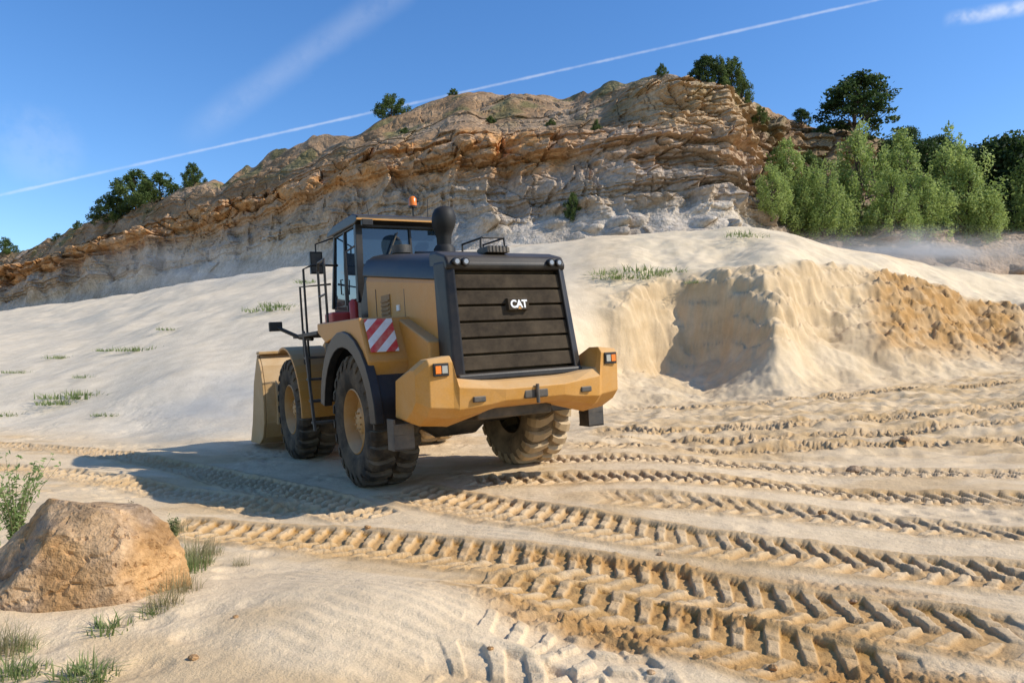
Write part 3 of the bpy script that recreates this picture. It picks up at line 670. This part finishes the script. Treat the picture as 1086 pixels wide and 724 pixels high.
chk=[(5.35,1.98),(5.15,1.75),(5.02,1.4),(5.0,1.0),(5.08,.6),(5.3,.3),(5.7,.14),(6.7,.1),(6.3,.6),(5.9,1.4)]
part('bucket',G(prism(bp+inner[::-1],-1.72,1.72,'x'),prism(chk,-1.77,-1.725,'x'),prism(chk,1.725,1.77,'x'),
   *[prism([(4.95,.55),(4.85,1.1),(5.0,1.45),(5.06,1.0),(5.12,.6)],x-.03,x+.03,'x') for x in (-1.5,-.9,-.4,.4,.9,1.5)],
   box(-1.76,1.76,5.2,5.45,1.98,2.04)),M_buck,.012)
def arch(y0,r,a0,a1,x0,x1,th=.05,n=14):
    o=[];i_=[]
    for k in range(n+1):
        a=R(a0+(a1-a0)*k/n);o.append((y0+r*math.cos(a),.92+r*math.sin(a)));i_.append((y0+(r-th)*math.cos(a),.92+(r-th)*math.sin(a)))
    m=n+1;F=[]
    Vv=[(x0,*p) for p in o]+[(x0,*p) for p in i_]+[(x1,*p) for p in o]+[(x1,*p) for p in i_]
    for k in range(n):
        F+=[(k,k+1,m+k+1,m+k),(2*m+k,3*m+k,3*m+k+1,2*m+k+1),(k,2*m+k,2*m+k+1,k+1),(m+k,m+k+1,3*m+k+1,3*m+k)]
    F+=[(0,m,3*m,2*m),(n,2*m+n,3*m+n,m+n)]
    return Vv,F
for s in (-1,1):
    part('rear_fender',G(arch(0,1.17,12,182,*sorted((s*.84,s*1.63))),arch(0,1.26,10,178,*sorted((s*1.52,s*1.64)),.22)),M_blk,.012,smooth=True)
    part('front_fender',G(arch(3.8,1.16,70,185,*sorted((s*.9,s*1.6))),box(*sorted((s*.55,s*.95)),3.0,3.3,1.6,2.05)),M_yel,.012)
for s in (-1,1):
    part('side_platform',G(prism([(-.95,1.45),(-1.0,1.75),(-.72,2.32),(1.3,2.36),(1.3,2.22),(.9,2.05),(.3,2.13),(-.3,2.12),(-.75,1.85)],*sorted((s*.83,s*1.6)),'x')),M_yel,.02)
    part('side_panel',G(prism([(-1.75,1.15),(-1.7,1.95),(-.7,2.3),(.9,2.3),(.9,1.9),(-.6,1.3),(-1.0,1.0)],*sorted((s*.80,s*1.06)),'x')),M_yel,.025)
# hood: yellow sides, black cap wrapping over, sloping down from the cab to the tail
def hy(y,w,dz): return [(x,y,z) for x,z in [(-w,1.5),(-w,2.66+dz),(-w+.05,2.80+dz),(-w+.17,2.88+dz),(w-.17,2.88+dz),(w-.05,2.80+dz),(w,2.66+dz),(w,1.5)]]
part('engine_hood',loft(hy(-1.70,.885,.0),hy(.86,.93,.30)),M_yel,.03)
def ht(y,w,dz): return [(x,y,z+dz) for x,z in [(-w+.03,2.70),(-w-.008,2.72),(-w+.01,2.85),(-w+.07,2.95),(-w+.18,3.02),(-w+.34,3.055),(w-.34,3.055),(w-.18,3.02),(w-.07,2.95),(w-.01,2.85),(w+.008,2.72),(w-.03,2.70)]]
part('hood_top',loft(ht(-1.6,.885,.0),ht(.95,.935,.34)),M_blk,.008,smooth=True)
part('hood_hatch',G(prism([(-.5,3.12),(-.5,3.24),(.4,3.37),(.4,3.25)],-.3,.5,'x')),M_blk,.03)
part('hood_front',G(prism([(.86,2.3),(.86,3.30),(1.0,3.24),(1.42,2.7),(1.42,2.3)],-.84,.84,'x')),M_blk,.03)
for s in (-1,1):
    part('side_vent',G(box(*sorted((s*.912,s*.926)),-.10,.24,1.95,2.68),*[box(*sorted((s*.915,s*.945)),-.08,.22,1.98+k*.06,2.005+k*.06) for k in range(11)]),M_vent,0)
    part('hood_seam',G(prism([(-.62,1.95),(-.605,1.95),(-.605,2.70),(-.62,2.70)],*sorted((s*.89,s*.906)),'x'),prism([(-1.6,1.90),(.8,1.90),(.8,1.915),(-1.6,1.915)],*sorted((s*.89,s*.932)),'x'),prism([(.45,1.95),(.465,1.95),(.465,2.8),(.45,2.8)],*sorted((s*.90,s*.928)),'x')),M_dark,0)
    part('hood_handle',tube([(s*.895,-.3,2.3),(s*.945,-.3,2.3),(s*.945,-.5,2.3),(s*.895,-.5,2.3)],.012,8),M_blk,0)
def slab(x0,x1,ya0,za0,ya1,za1,th):
    return prism([(ya0,za0),(ya1,za1),(ya1+th,za1),(ya0+th,za0)],x0,x1,'x')
def tcol(s):
    A=[(s*.79,-2.14,1.50),(s*.93,-2.08,1.50),(s*.95,-1.74,1.50),(s*.79,-1.74,1.50)];B=[(s*.75,-1.91,2.92),(s*.86,-1.86,2.92),(s*.895,-1.58,2.92),(s*.75,-1.58,2.92)]
    return loft(A,B)
part('grille_surround',G(tcol(-1),tcol(1),
    prism([(-1.915,2.80),(-1.935,2.87),(-1.87,2.98),(-1.6,3.06),(-1.4,3.07),(-1.4,2.80)],-.86,.86,'x'),
    prism([(-2.15,1.44),(-2.14,1.54),(-1.6,1.54),(-1.6,1.44)],-.9,.9,'x')),M_blk,.03)
sl=[]
for k in range(6):
    z=1.575+k*.200;y=-2.075+k*.0333
    sl.append(prism([(y-.01,z),(y+.022,z+.170),(y+.10,z+.170),(y+.10,z)],-.79,.79,'x'))
part('radiator_grille',G(slab(-.79,.79,-1.98,1.52,-1.79,2.80,.05),*sl),M_grille,.008)
cu=bpy.data.curves.new('t','FONT');cu.body='CAT';cu.size=.25;cu.extrude=.003;cu.offset=.010;cu.align_x='CENTER';cu.align_y='CENTER';cu.space_character=.95
to=bpy.data.objects.new('t',cu);COL.objects.link(to);dg=bpy.context.evaluated_depsgraph_get();me=bpy.data.meshes.new_from_object(to.evaluated_get(dg));bpy.data.objects.remove(to)
me.materials.clear();me.materials.append(M_white);em=bpy.data.objects.new('emblem_lettering',me);COL.objects.link(em);em.parent=L
em.location=(0.06,-2.022,2.36);em.rotation_euler=(R(80),0,0);em.scale=(.50,.54,1);em['label']='white lettering on the grille'
part('emblem_plate',prism([(-2.030,2.29),(-2.003,2.44),(-1.90,2.44),(-1.93,2.29)],-.09,.21,'x'),M_grille,.006)
tri=part('emblem_triangle',prism([(-.026,-.022),(.026,-.022),(0,.015)],-.004,.004,'y'),M_yel,0);tri.location=(0.06,-2.037,2.322);tri.rotation_euler=(R(-10),0,0)
for x in (-.74,-.62,.62,.74):
    z=2.895;w=part('work_light',G(revolve([(0,.001),(0,.046),(.02,.054),(.10,.048),(.13,.03),(.13,.001)],18)),M_blk,0,smooth=True)
    w.rotation_euler=(0,0,R(90));w.location=(x,-1.975,z)
    l=obj('lamp_lens',revolve([(-.004,.001),(-.004,.028),(.0,.032)],18),M_lens,w,smooth=True)
part('intake_vent',G(box(-.22,.1,-1.80,-1.5,3.04,3.11),*[box(-.2+.05*k,-.18+.05*k,-1.81,-1.5,3.05,3.125) for k in range(6)]),M_dark,.006)
# counterweight: one cast piece with upswept ends that carry the lamps
def ring(x,pts): return [(x,y,z) for y,z in pts]
mid_=[(-2.32,1.14),(-2.40,1.20),(-2.43,1.34),(-2.27,1.43),(-2.0,1.46),(-1.6,1.54),(-1.5,1.12),(-2.0,1.09)]
out1=[(-2.28,1.10),(-2.38,1.17),(-2.41,1.36),(-2.27,1.44),(-2.0,1.47),(-1.6,1.54),(-1.5,1.06),(-2.0,1.03)]
out2=[(-2.22,1.03),(-2.34,1.14),(-2.37,1.40),(-2.28,1.50),(-2.0,1.52),(-1.55,1.54),(-1.5,.96),(-1.95,.92)]
pst=[(-2.20,1.04),(-2.32,1.16),(-2.34,1.70),(-2.28,1.77),(-2.08,1.77),(-1.60,1.56),(-1.5,.96),(-1.95,.93)]
pst2=[(-2.18,1.08),(-2.29,1.19),(-2.31,1.68),(-2.26,1.74),(-2.08,1.74),(-1.58,1.54),(-1.48,.99),(-1.93,.96)]
tip=[(-2.02,1.16),(-2.13,1.26),(-2.15,1.56),(-2.11,1.62),(-1.99,1.62),(-1.52,1.50),(-1.45,1.05),(-1.8,1.03)]
S_=[(.42,mid_),(.60,out1),(1.00,out2),(1.06,pst),(1.34,pst2),(1.45,tip)]
cwg=[loft(ring(-.42,mid_),ring(.42,mid_))]
for s in (-1,1):
    for a_,b_ in zip(S_[:-1],S_[1:]): cwg.append(loft(ring(s*a_[0],a_[1]),ring(s*b_[0],b_[1])))
def weld(g):
    V,F=g;m={};nv=[];mp=[]
    for v in V:
        k=tuple(round(c,4) for c in v)
        if k not in m: m[k]=len(nv);nv.append(v)
        mp.append(m[k])
    FF=[tuple(mp[i] for i in f) for f in F];cnt={}
    for f in FF: cnt[frozenset(f)]=cnt.get(frozenset(f),0)+1
    return nv,[f for f in FF if cnt[frozenset(f)]==1]
part('counterweight',weld(G(*cwg)),M_yel2,.012)
for s in (-1,1):
    h=part('tail_lamp',box(*sorted((s*1.11,s*1.30)),-2.350,-2.320,1.54,1.69),M_blk,.008)
    obj('lamp_lens',box(*sorted((s*1.13,s*1.20)),-2.360,-2.352,1.57,1.66),M_lens,h,.006)
    obj('lamp_lens',box(*sorted((s*1.21,s*1.28)),-2.360,-2.352,1.57,1.66),M_amber,h,.006)
part('hitch_pocket',G(box(-.17,.17,-2.425,-2.37,1.20,1.31)),M_dark,.02)
part('hitch_pin',tube([(0,-2.45,1.14),(0,-2.45,1.37)],.022,10),M_dark,0)
for x in (-.76,.76):part('lifting_slot',box(x-.08,x+.08,-2.405,-2.34,1.21,1.28),M_dark,.015)
for s in (-1,1):
    part('boarding_step',G(box(*sorted((s*1.30,s*1.56)),-1.66,-1.63,.66,.98),box(*sorted((s*1.30,s*1.56)),-1.66,-1.42,.66,.69),box(*sorted((s*1.30,s*1.56)),-1.66,-1.42,.84,.86),box(*sorted((s*1.53,s*1.56)),-1.65,-1.43,.68,1.04),box(*sorted((s*1.30,s*1.33)),-1.65,-1.43,.68,1.04)),M_dark,.006)
for s in (-1,1):
    q=part('warning_plate',box(-.19,.19,-.006,.006,-.24,.24),M_chev,0,label='red and white striped warning plate');q.location=(s*1.36,-.885,2.08);q.rotation_euler=(R(-26),0,0)
cab=part('cab',box(-.8,.8,1.5,3.05,2.2,2.75),M_blk,.03)
def pil(p0,p1,w=.05): return tube([p0,p1],w,4)
zt=3.98;cabp=[]
for x in (-.8,.8):
    cabp+=[pil((x,1.54,2.7),(x*.95,1.58,zt),.08),pil((x,3.05,2.7),(x*.93,2.85,zt),.055),pil((x*1.0,2.25,2.7),(x*.95,2.25,zt),.05),
      pil((x*.95,1.58,zt),(x*.93,2.85,zt),.06)]
cabp+=[pil((-.76,1.58,zt),(.76,1.58,zt),.09),pil((-.8,1.54,2.75),(.8,1.54,2.75),.05),pil((.15,1.53,2.75),(.13,1.57,zt),.03)]
obj('cab_frame',G(*cabp),M_blk,cab,.01)
obj('cab_roof',G(prism([(1.36,4.0),(1.38,4.08),(1.6,4.14),(2.7,4.13),(3.10,4.06),(3.12,3.98),(1.5,3.96)],-.84,.84,'x'),box(-.5,.5,1.7,2.5,4.12,4.17)),M_blk,cab,.03)
obj('roof_trim',G(box(-.85,.85,1.34,1.355,4.0,4.03)),M_yel,cab,.004)
def pane(a,b,c_,d,n):
    n=Vector(n)*.006;V=[Vector(p) for p in (a,b,c_,d)];V2=[v+n for v in V]
    return ([*V,*V2],[(0,1,2,3),(7,6,5,4),(0,4,5,1),(1,5,6,2),(2,6,7,3),(3,7,4,0)])
for s in (-1,1):
    obj('window',pane((s*.80,1.58,2.78),(s*.80,2.22,2.78),(s*.762,2.22,3.93),(s*.765,1.62,3.93),(s,0,0)),M_glass,cab)
    obj('window',pane((s*.80,2.28,2.45),(s*.80,3.0,2.5),(s*.755,2.84,3.93),(s*.762,2.28,3.93),(s,0,0)),M_glass,cab)
obj('window',pane((-.74,1.555,2.8),(.74,1.555,2.8),(.71,1.585,3.93),(-.71,1.585,3.93),(0,-1,0)),M_glass,cab)
obj('windshield',pane((-.76,3.04,2.5),(.76,3.04,2.5),(.71,2.86,3.93),(-.71,2.86,3.93),(0,1,0)),M_glass,cab)
obj('seat',G(box(-.28,.28,1.95,2.45,2.75,2.95),prism([(1.85,2.9),(1.75,3.6),(1.85,3.62),(2.0,2.95)],-.25,.25,'x'),box(-.13,.13,1.78,1.86,3.62,3.8)),M_dark,cab,.03)
obj('steering_console',G(tube([(0,2.75,2.75),(0,2.6,3.15)],.05,8),tube([(.19*math.cos(a),2.55+.06*math.sin(a),3.2+.18*math.sin(a)) for a in np.linspace(0,6.283,17)],.015,6)),M_dark,cab)
obj('door_handle',tube([(-.83,2.32,2.9),(-.87,2.32,2.9),(-.87,2.32,3.15),(-.83,2.32,3.15)],.012,8),M_blk,cab)
obj('wiper',tube([(-.1,1.53,3.85),(-.4,1.53,3.2)],.012,6),M_dark,cab)
for x in (-.7,.7): obj('work_light',box(x-.09,x+.09,1.25,1.33,3.90,4.0),M_blk,cab,.01)
bx=.30
part('beacon',G(tube([(bx,1.75,4.15),(bx,1.75,4.33)],.018,8),tube([(bx,1.75,4.32),(bx,1.75,4.35)],.075,14)),M_blk,0)
part('beacon_lens',tube([(bx,1.75,4.35),(bx,1.75,4.47),(bx,1.75,4.51)],[.07,.068,.04],14),M_amber,0,smooth=True)
part('antenna',tube([(-.55,1.6,4.12),(-.58,1.6,4.30)],.006,5),M_blk,0);part('antenna',tube([(.45,1.5,4.12),(.47,1.5,4.42)],.006,5),M_blk,0)
part('exhaust_stack',G(tube([(.24,.45,3.1),(.24,.45,3.42),(.24,.45,3.48)],[.17,.17,.13],24),tube([(.24,.45,3.4),(.24,.45,3.60),(.24,.45,3.68),(.24,.44,3.76),(.245,.43,3.85),(.25,.42,3.94),(.255,.41,4.02),(.255,.41,4.06),(.255,.41,4.08)],[.11,.115,.14,.175,.19,.185,.15,.10,.03],24)),M_stack,0,smooth=True)
part('air_intake',G(tube([(-.42,.6,3.1),(-.42,.6,3.40)],.12,18),tube([(-.42,.6,3.36),(-.42,.6,3.48)],.15,20)),M_dark,0,smooth=True)
part('hood_handrail',G(tube([(.35,-.55,3.1),(.35,-.55,3.40),(.38,-.55,3.44),(.38,.1,3.44),(.38,.12,3.2)],.016,8),tube([(.38,-.55,3.44),(.74,-.55,3.44),(.76,-.55,3.05)],.016,8),tube([(.74,-.55,3.44),(.74,.1,3.44),(.76,.1,3.15)],.016,8)),M_blk,0)
part('access_handrail',G(tube([(-1.5,1.05,2.35),(-1.5,1.05,3.25),(-1.48,1.1,3.33),(-1.45,1.55,3.33),(-1.45,1.6,3.2),(-1.45,1.6,2.2)],.02,8),tube([(-1.5,1.05,2.8),(-1.45,1.6,2.8)],.018,8),
   tube([(-1.45,2.5,1.5),(-1.45,2.5,3.35),(-1.3,2.5,3.42),(-.85,2.5,3.42)],.02,8),tube([(-1.4,3.0,1.6),(-1.4,3.0,3.1),(-.85,3.0,3.15)],.02,8),
   tube([(-.86,1.5,2.4),(-1.02,1.5,2.5),(-1.02,1.5,3.5),(-.86,1.5,3.6)],.018,8)),M_blk,0)
part('ladder',G(*[box(-1.55,-1.15,2.0+.07*k,2.25+.07*k,.75+.36*k,.79+.36*k) for k in range(5)],prism([(1.95,.65),(2.02,.65),(2.35,2.3),(2.28,2.3)],-1.58,-1.54,'x'),prism([(1.95,.65),(2.02,.65),(2.35,2.3),(2.28,2.3)],-1.15,-1.11,'x')),M_dark,.005)
part('cab_platform',G(box(-1.58,1.58,1.43,3.0,2.2,2.26),box(-1.05,1.05,1.45,2.9,1.6,2.2)),M_dark,.01)
part('tool_box',G(box(-1.35,-.96,1.32,1.75,2.37,2.54),box(-1.3,-.83,1.8,2.2,2.27,2.42)),M_red,.03,label='red box on the cab platform')
part('fire_extinguisher',G(tube([(-1.05,1.15,2.37),(-1.05,1.15,2.66),(-1.05,1.15,2.72)],[.07,.07,.03],14)),M_red,0,smooth=True)
part('mirror',G(box(-1.20,-.98,2.95,3.03,3.33,3.72),tube([(-.8,2.85,3.95),(-1.09,2.97,3.85),(-1.09,2.97,3.4)],.016,8)),M_blk,.02)
part('mirror_glass',box(-1.18,-1.0,2.94,2.948,3.36,3.69),M_dark,0)
part('fender_mirror',G(box(-1.98,-1.76,2.92,3.0,2.34,2.50),tube([(-1.42,2.3,2.16),(-1.55,2.6,2.2),(-1.87,2.98,2.42)],.035,8)),M_blk,.03)
part('mirror',G(box(.98,1.20,2.95,3.03,3.33,3.72),tube([(.8,2.85,3.95),(1.09,2.97,3.85),(1.09,2.97,3.4)],.016,8)),M_blk,.02)
part('warning_sticker',box(-.930,-.90,-.45,-.36,2.42,2.5),M_white,0)
# ---------------------------------------------------------------- airborne dust (thin real volumes)
def dust(cx_,cy_,cz_,sx,sy,sz,dens,seed,label):
    bm=bmesh.new();bmesh.ops.create_icosphere(bm,subdivisions=3,radius=1);me=bpy.data.meshes.new('dust_cloud');bm.to_mesh(me);bm.free()
    m=bpy.data.materials.new('airborne_dust');m.use_nodes=True;nt=m.node_tree;nt.nodes.remove(nt.nodes['Principled BSDF'])
    vs_=nd(nt,'ShaderNodeVolumeScatter');vs_.inputs['Color'].default_value=(.95,.88,.76,1);vs_.inputs['Anisotropy'].default_value=.3
    t=nd(nt,'ShaderNodeTexCoord');ln=nd(nt,'ShaderNodeVectorMath',operation='LENGTH');nt.links.new(t.outputs['Object'],ln.inputs[0])
    f=nd(nt,'ShaderNodeMapRange',interpolation_type='SMOOTHSTEP');nt.links.new(ln.outputs['Value'],f.inputs[0])
    for i_,q in enumerate((.1,.98,1,0)): f.inputs[i_+1].default_value=q
    n=nd(nt,'ShaderNodeTexNoise');n.inputs['Scale'].default_value=2.2;n.inputs['Detail'].default_value=3
    mp=nd(nt,'ShaderNodeMapping');mp.inputs['Location'].default_value=(seed,seed*2,0);nt.links.new(t.outputs['Object'],mp.inputs[0]);nt.links.new(mp.outputs[0],n.inputs['Vector'])
    f2=nd(nt,'ShaderNodeMapRange',interpolation_type='SMOOTHSTEP');nt.links.new(n.outputs[0],f2.inputs[0])
    for i_,q in enumerate((.38,.7,0,1)): f2.inputs[i_+1].default_value=q
    a=nd(nt,'ShaderNodeMath',operation='MULTIPLY');nt.links.new(f.outputs[0],a.inputs[0]);nt.links.new(f2.outputs[0],a.inputs[1])
    b_=nd(nt,'ShaderNodeMath',operation='MULTIPLY');nt.links.new(a.outputs[0],b_.inputs[0]);b_.inputs[1].default_value=dens
    nt.links.new(b_.outputs[0],vs_.inputs['Density']);nt.links.new(vs_.outputs[0],nt.nodes['Material Output'].inputs['Volume'])
    me.materials.append(m);o=bpy.data.objects.new('dust_cloud',me);COL.objects.link(o);o.location=(cx_,cy_,cz_);o.scale=(sx,sy,sz)
    o['kind']='stuff';o['label']=label;o['category']='dust'
dust(24,43,8.6,11,4,2.0,.55,3,'pale dust drifting over the sand bank crest')
dust(-6.5,16.5,.9,3.6,2.2,1.1,.50,8,'pale dust stirred up beside the loader bucket')
dust(-22,52,9.2,13,5,2.6,.16,5,'pale dust drifting over the sand slope crest')
# ---------------------------------------------------------------- light, sky, camera
EL=R(39);AZ=math.atan2(1.0,-.17)
S=Vector((math.cos(EL)*math.sin(AZ),math.cos(EL)*math.cos(AZ),math.sin(EL)))
su=bpy.data.lights.new('sun','SUN');su.energy=5.0;su.angle=R(.5);su.color=(1,.94,.83);so=bpy.data.objects.new('sun',su);COL.objects.link(so)
so.rotation_euler=S.to_track_quat('Z','Y').to_euler();so.location=(30,-5,30)
w=bpy.data.worlds.new('World');sc.world=w;w.use_nodes=True;nt=w.node_tree;bg=nt.nodes['Background']
sk=nd(nt,'ShaderNodeTexSky');sk.sky_type='NISHITA';sk.sun_disc=False;sk.sun_elevation=EL;sk.sun_rotation=AZ;sk.air_density=1.0;sk.dust_density=.3;sk.ozone_density=3.
hs=nd(nt,'ShaderNodeHueSaturation');hs.inputs['Hue'].default_value=.506;hs.inputs['Saturation'].default_value=1.25;hs.inputs['Value'].default_value=1.42;nt.links.new(sk.outputs[0],hs.inputs['Color'])
def dr(px,py): return Vector((px-CX,FX,HY-py)).normalized()
tc=nd(nt,'ShaderNodeTexCoord')
def dotn(v):
    n=nd(nt,'ShaderNodeVectorMath',operation='DOT_PRODUCT');nt.links.new(tc.outputs['Generated'],n.inputs[0]);n.inputs[1].default_value=v;return n.outputs['Value']
def m2(op,a,b,cl=False):
    n=nd(nt,'ShaderNodeMath',operation=op,use_clamp=cl)
    for i_,v in enumerate((a,b)):
        if v is None: continue
        if hasattr(v,'links'): nt.links.new(v,n.inputs[i_])
        else: n.inputs[i_].default_value=v
    return n.outputs[0]
def mr(v,a,b,c_,d):
    n=nd(nt,'ShaderNodeMapRange',interpolation_type='SMOOTHSTEP');nt.links.new(v,n.inputs[0])
    for i_,q in enumerate((a,b,c_,d)): n.inputs[i_+1].default_value=q
    return n.outputs[0]
def wnoise(s,det=4):
    n=nd(nt,'ShaderNodeTexNoise');nt.links.new(tc.outputs['Generated'],n.inputs['Vector']);n.inputs['Scale'].default_value=s;n.inputs['Detail'].default_value=det;n.inputs['Roughness'].default_value=.65;return n.outputs[0]
N_f=wnoise(60,3);N_m=wnoise(16,4)
def trail(p,q,wd,st,nz,ext=None):
    n=p.cross(q).normalized();d=m2('ABSOLUTE',dotn(n),None)
    d=m2('ADD',d,m2('MULTIPLY',m2('SUBTRACT',nz,.5),wd*.9))
    f=mr(d,0,wd,st,0)
    f=m2('MULTIPLY',f,mr(N_m,.3,.6,.4,1))
    if ext:
        t=(q-p).normalized();f=m2('MULTIPLY',f,mr(dotn(t),t.dot(ext[0]),t.dot(ext[1]),0,1))
    return f
t1=trail(dr(0,207),dr(940,-2),.0025,.34,N_f)
t2=trail(dr(205,142),dr(410,0),.026,.14,N_m,(dr(180,160),dr(250,110)))
c1=m2('MULTIPLY',mr(m2('ABSOLUTE',dotn(dr(1000,22).cross(dr(1086,8)).normalized()),None),0,.011,.6,0),mr(dotn(dr(1070,12)),.9980,.9995,0,1))
c1=m2('MULTIPLY',c1,mr(N_m,.4,.6,.1,1))
c2=m2('MULTIPLY',mr(dotn(dr(40,155)),.9985,.99995,0,.10),mr(N_m,.4,.65,0,1))
tot=t1
for q in (t2,c1,c2): tot=m2('MAXIMUM',tot,q)
mx=nd(nt,'ShaderNodeMix',data_type='RGBA');nt.links.new(tot,mx.inputs[0]);nt.links.new(hs.outputs[0],mx.inputs[6]);mx.inputs[7].default_value=(7.0,7.3,7.8,1)
nt.links.new(mx.outputs[2],bg.inputs[0]);bg.inputs[1].default_value=.14
cam=bpy.data.cameras.new('camera');co=bpy.data.objects.new('camera',cam);COL.objects.link(co)
cam.sensor_width=36;cam.lens=FX/1086*36;cam.shift_y=(HY-362)/1086;cam.clip_end=4000;cam.clip_start=.05
co.location=(0,0,CZ);co.rotation_euler=(R(90),0,0);sc.camera=co
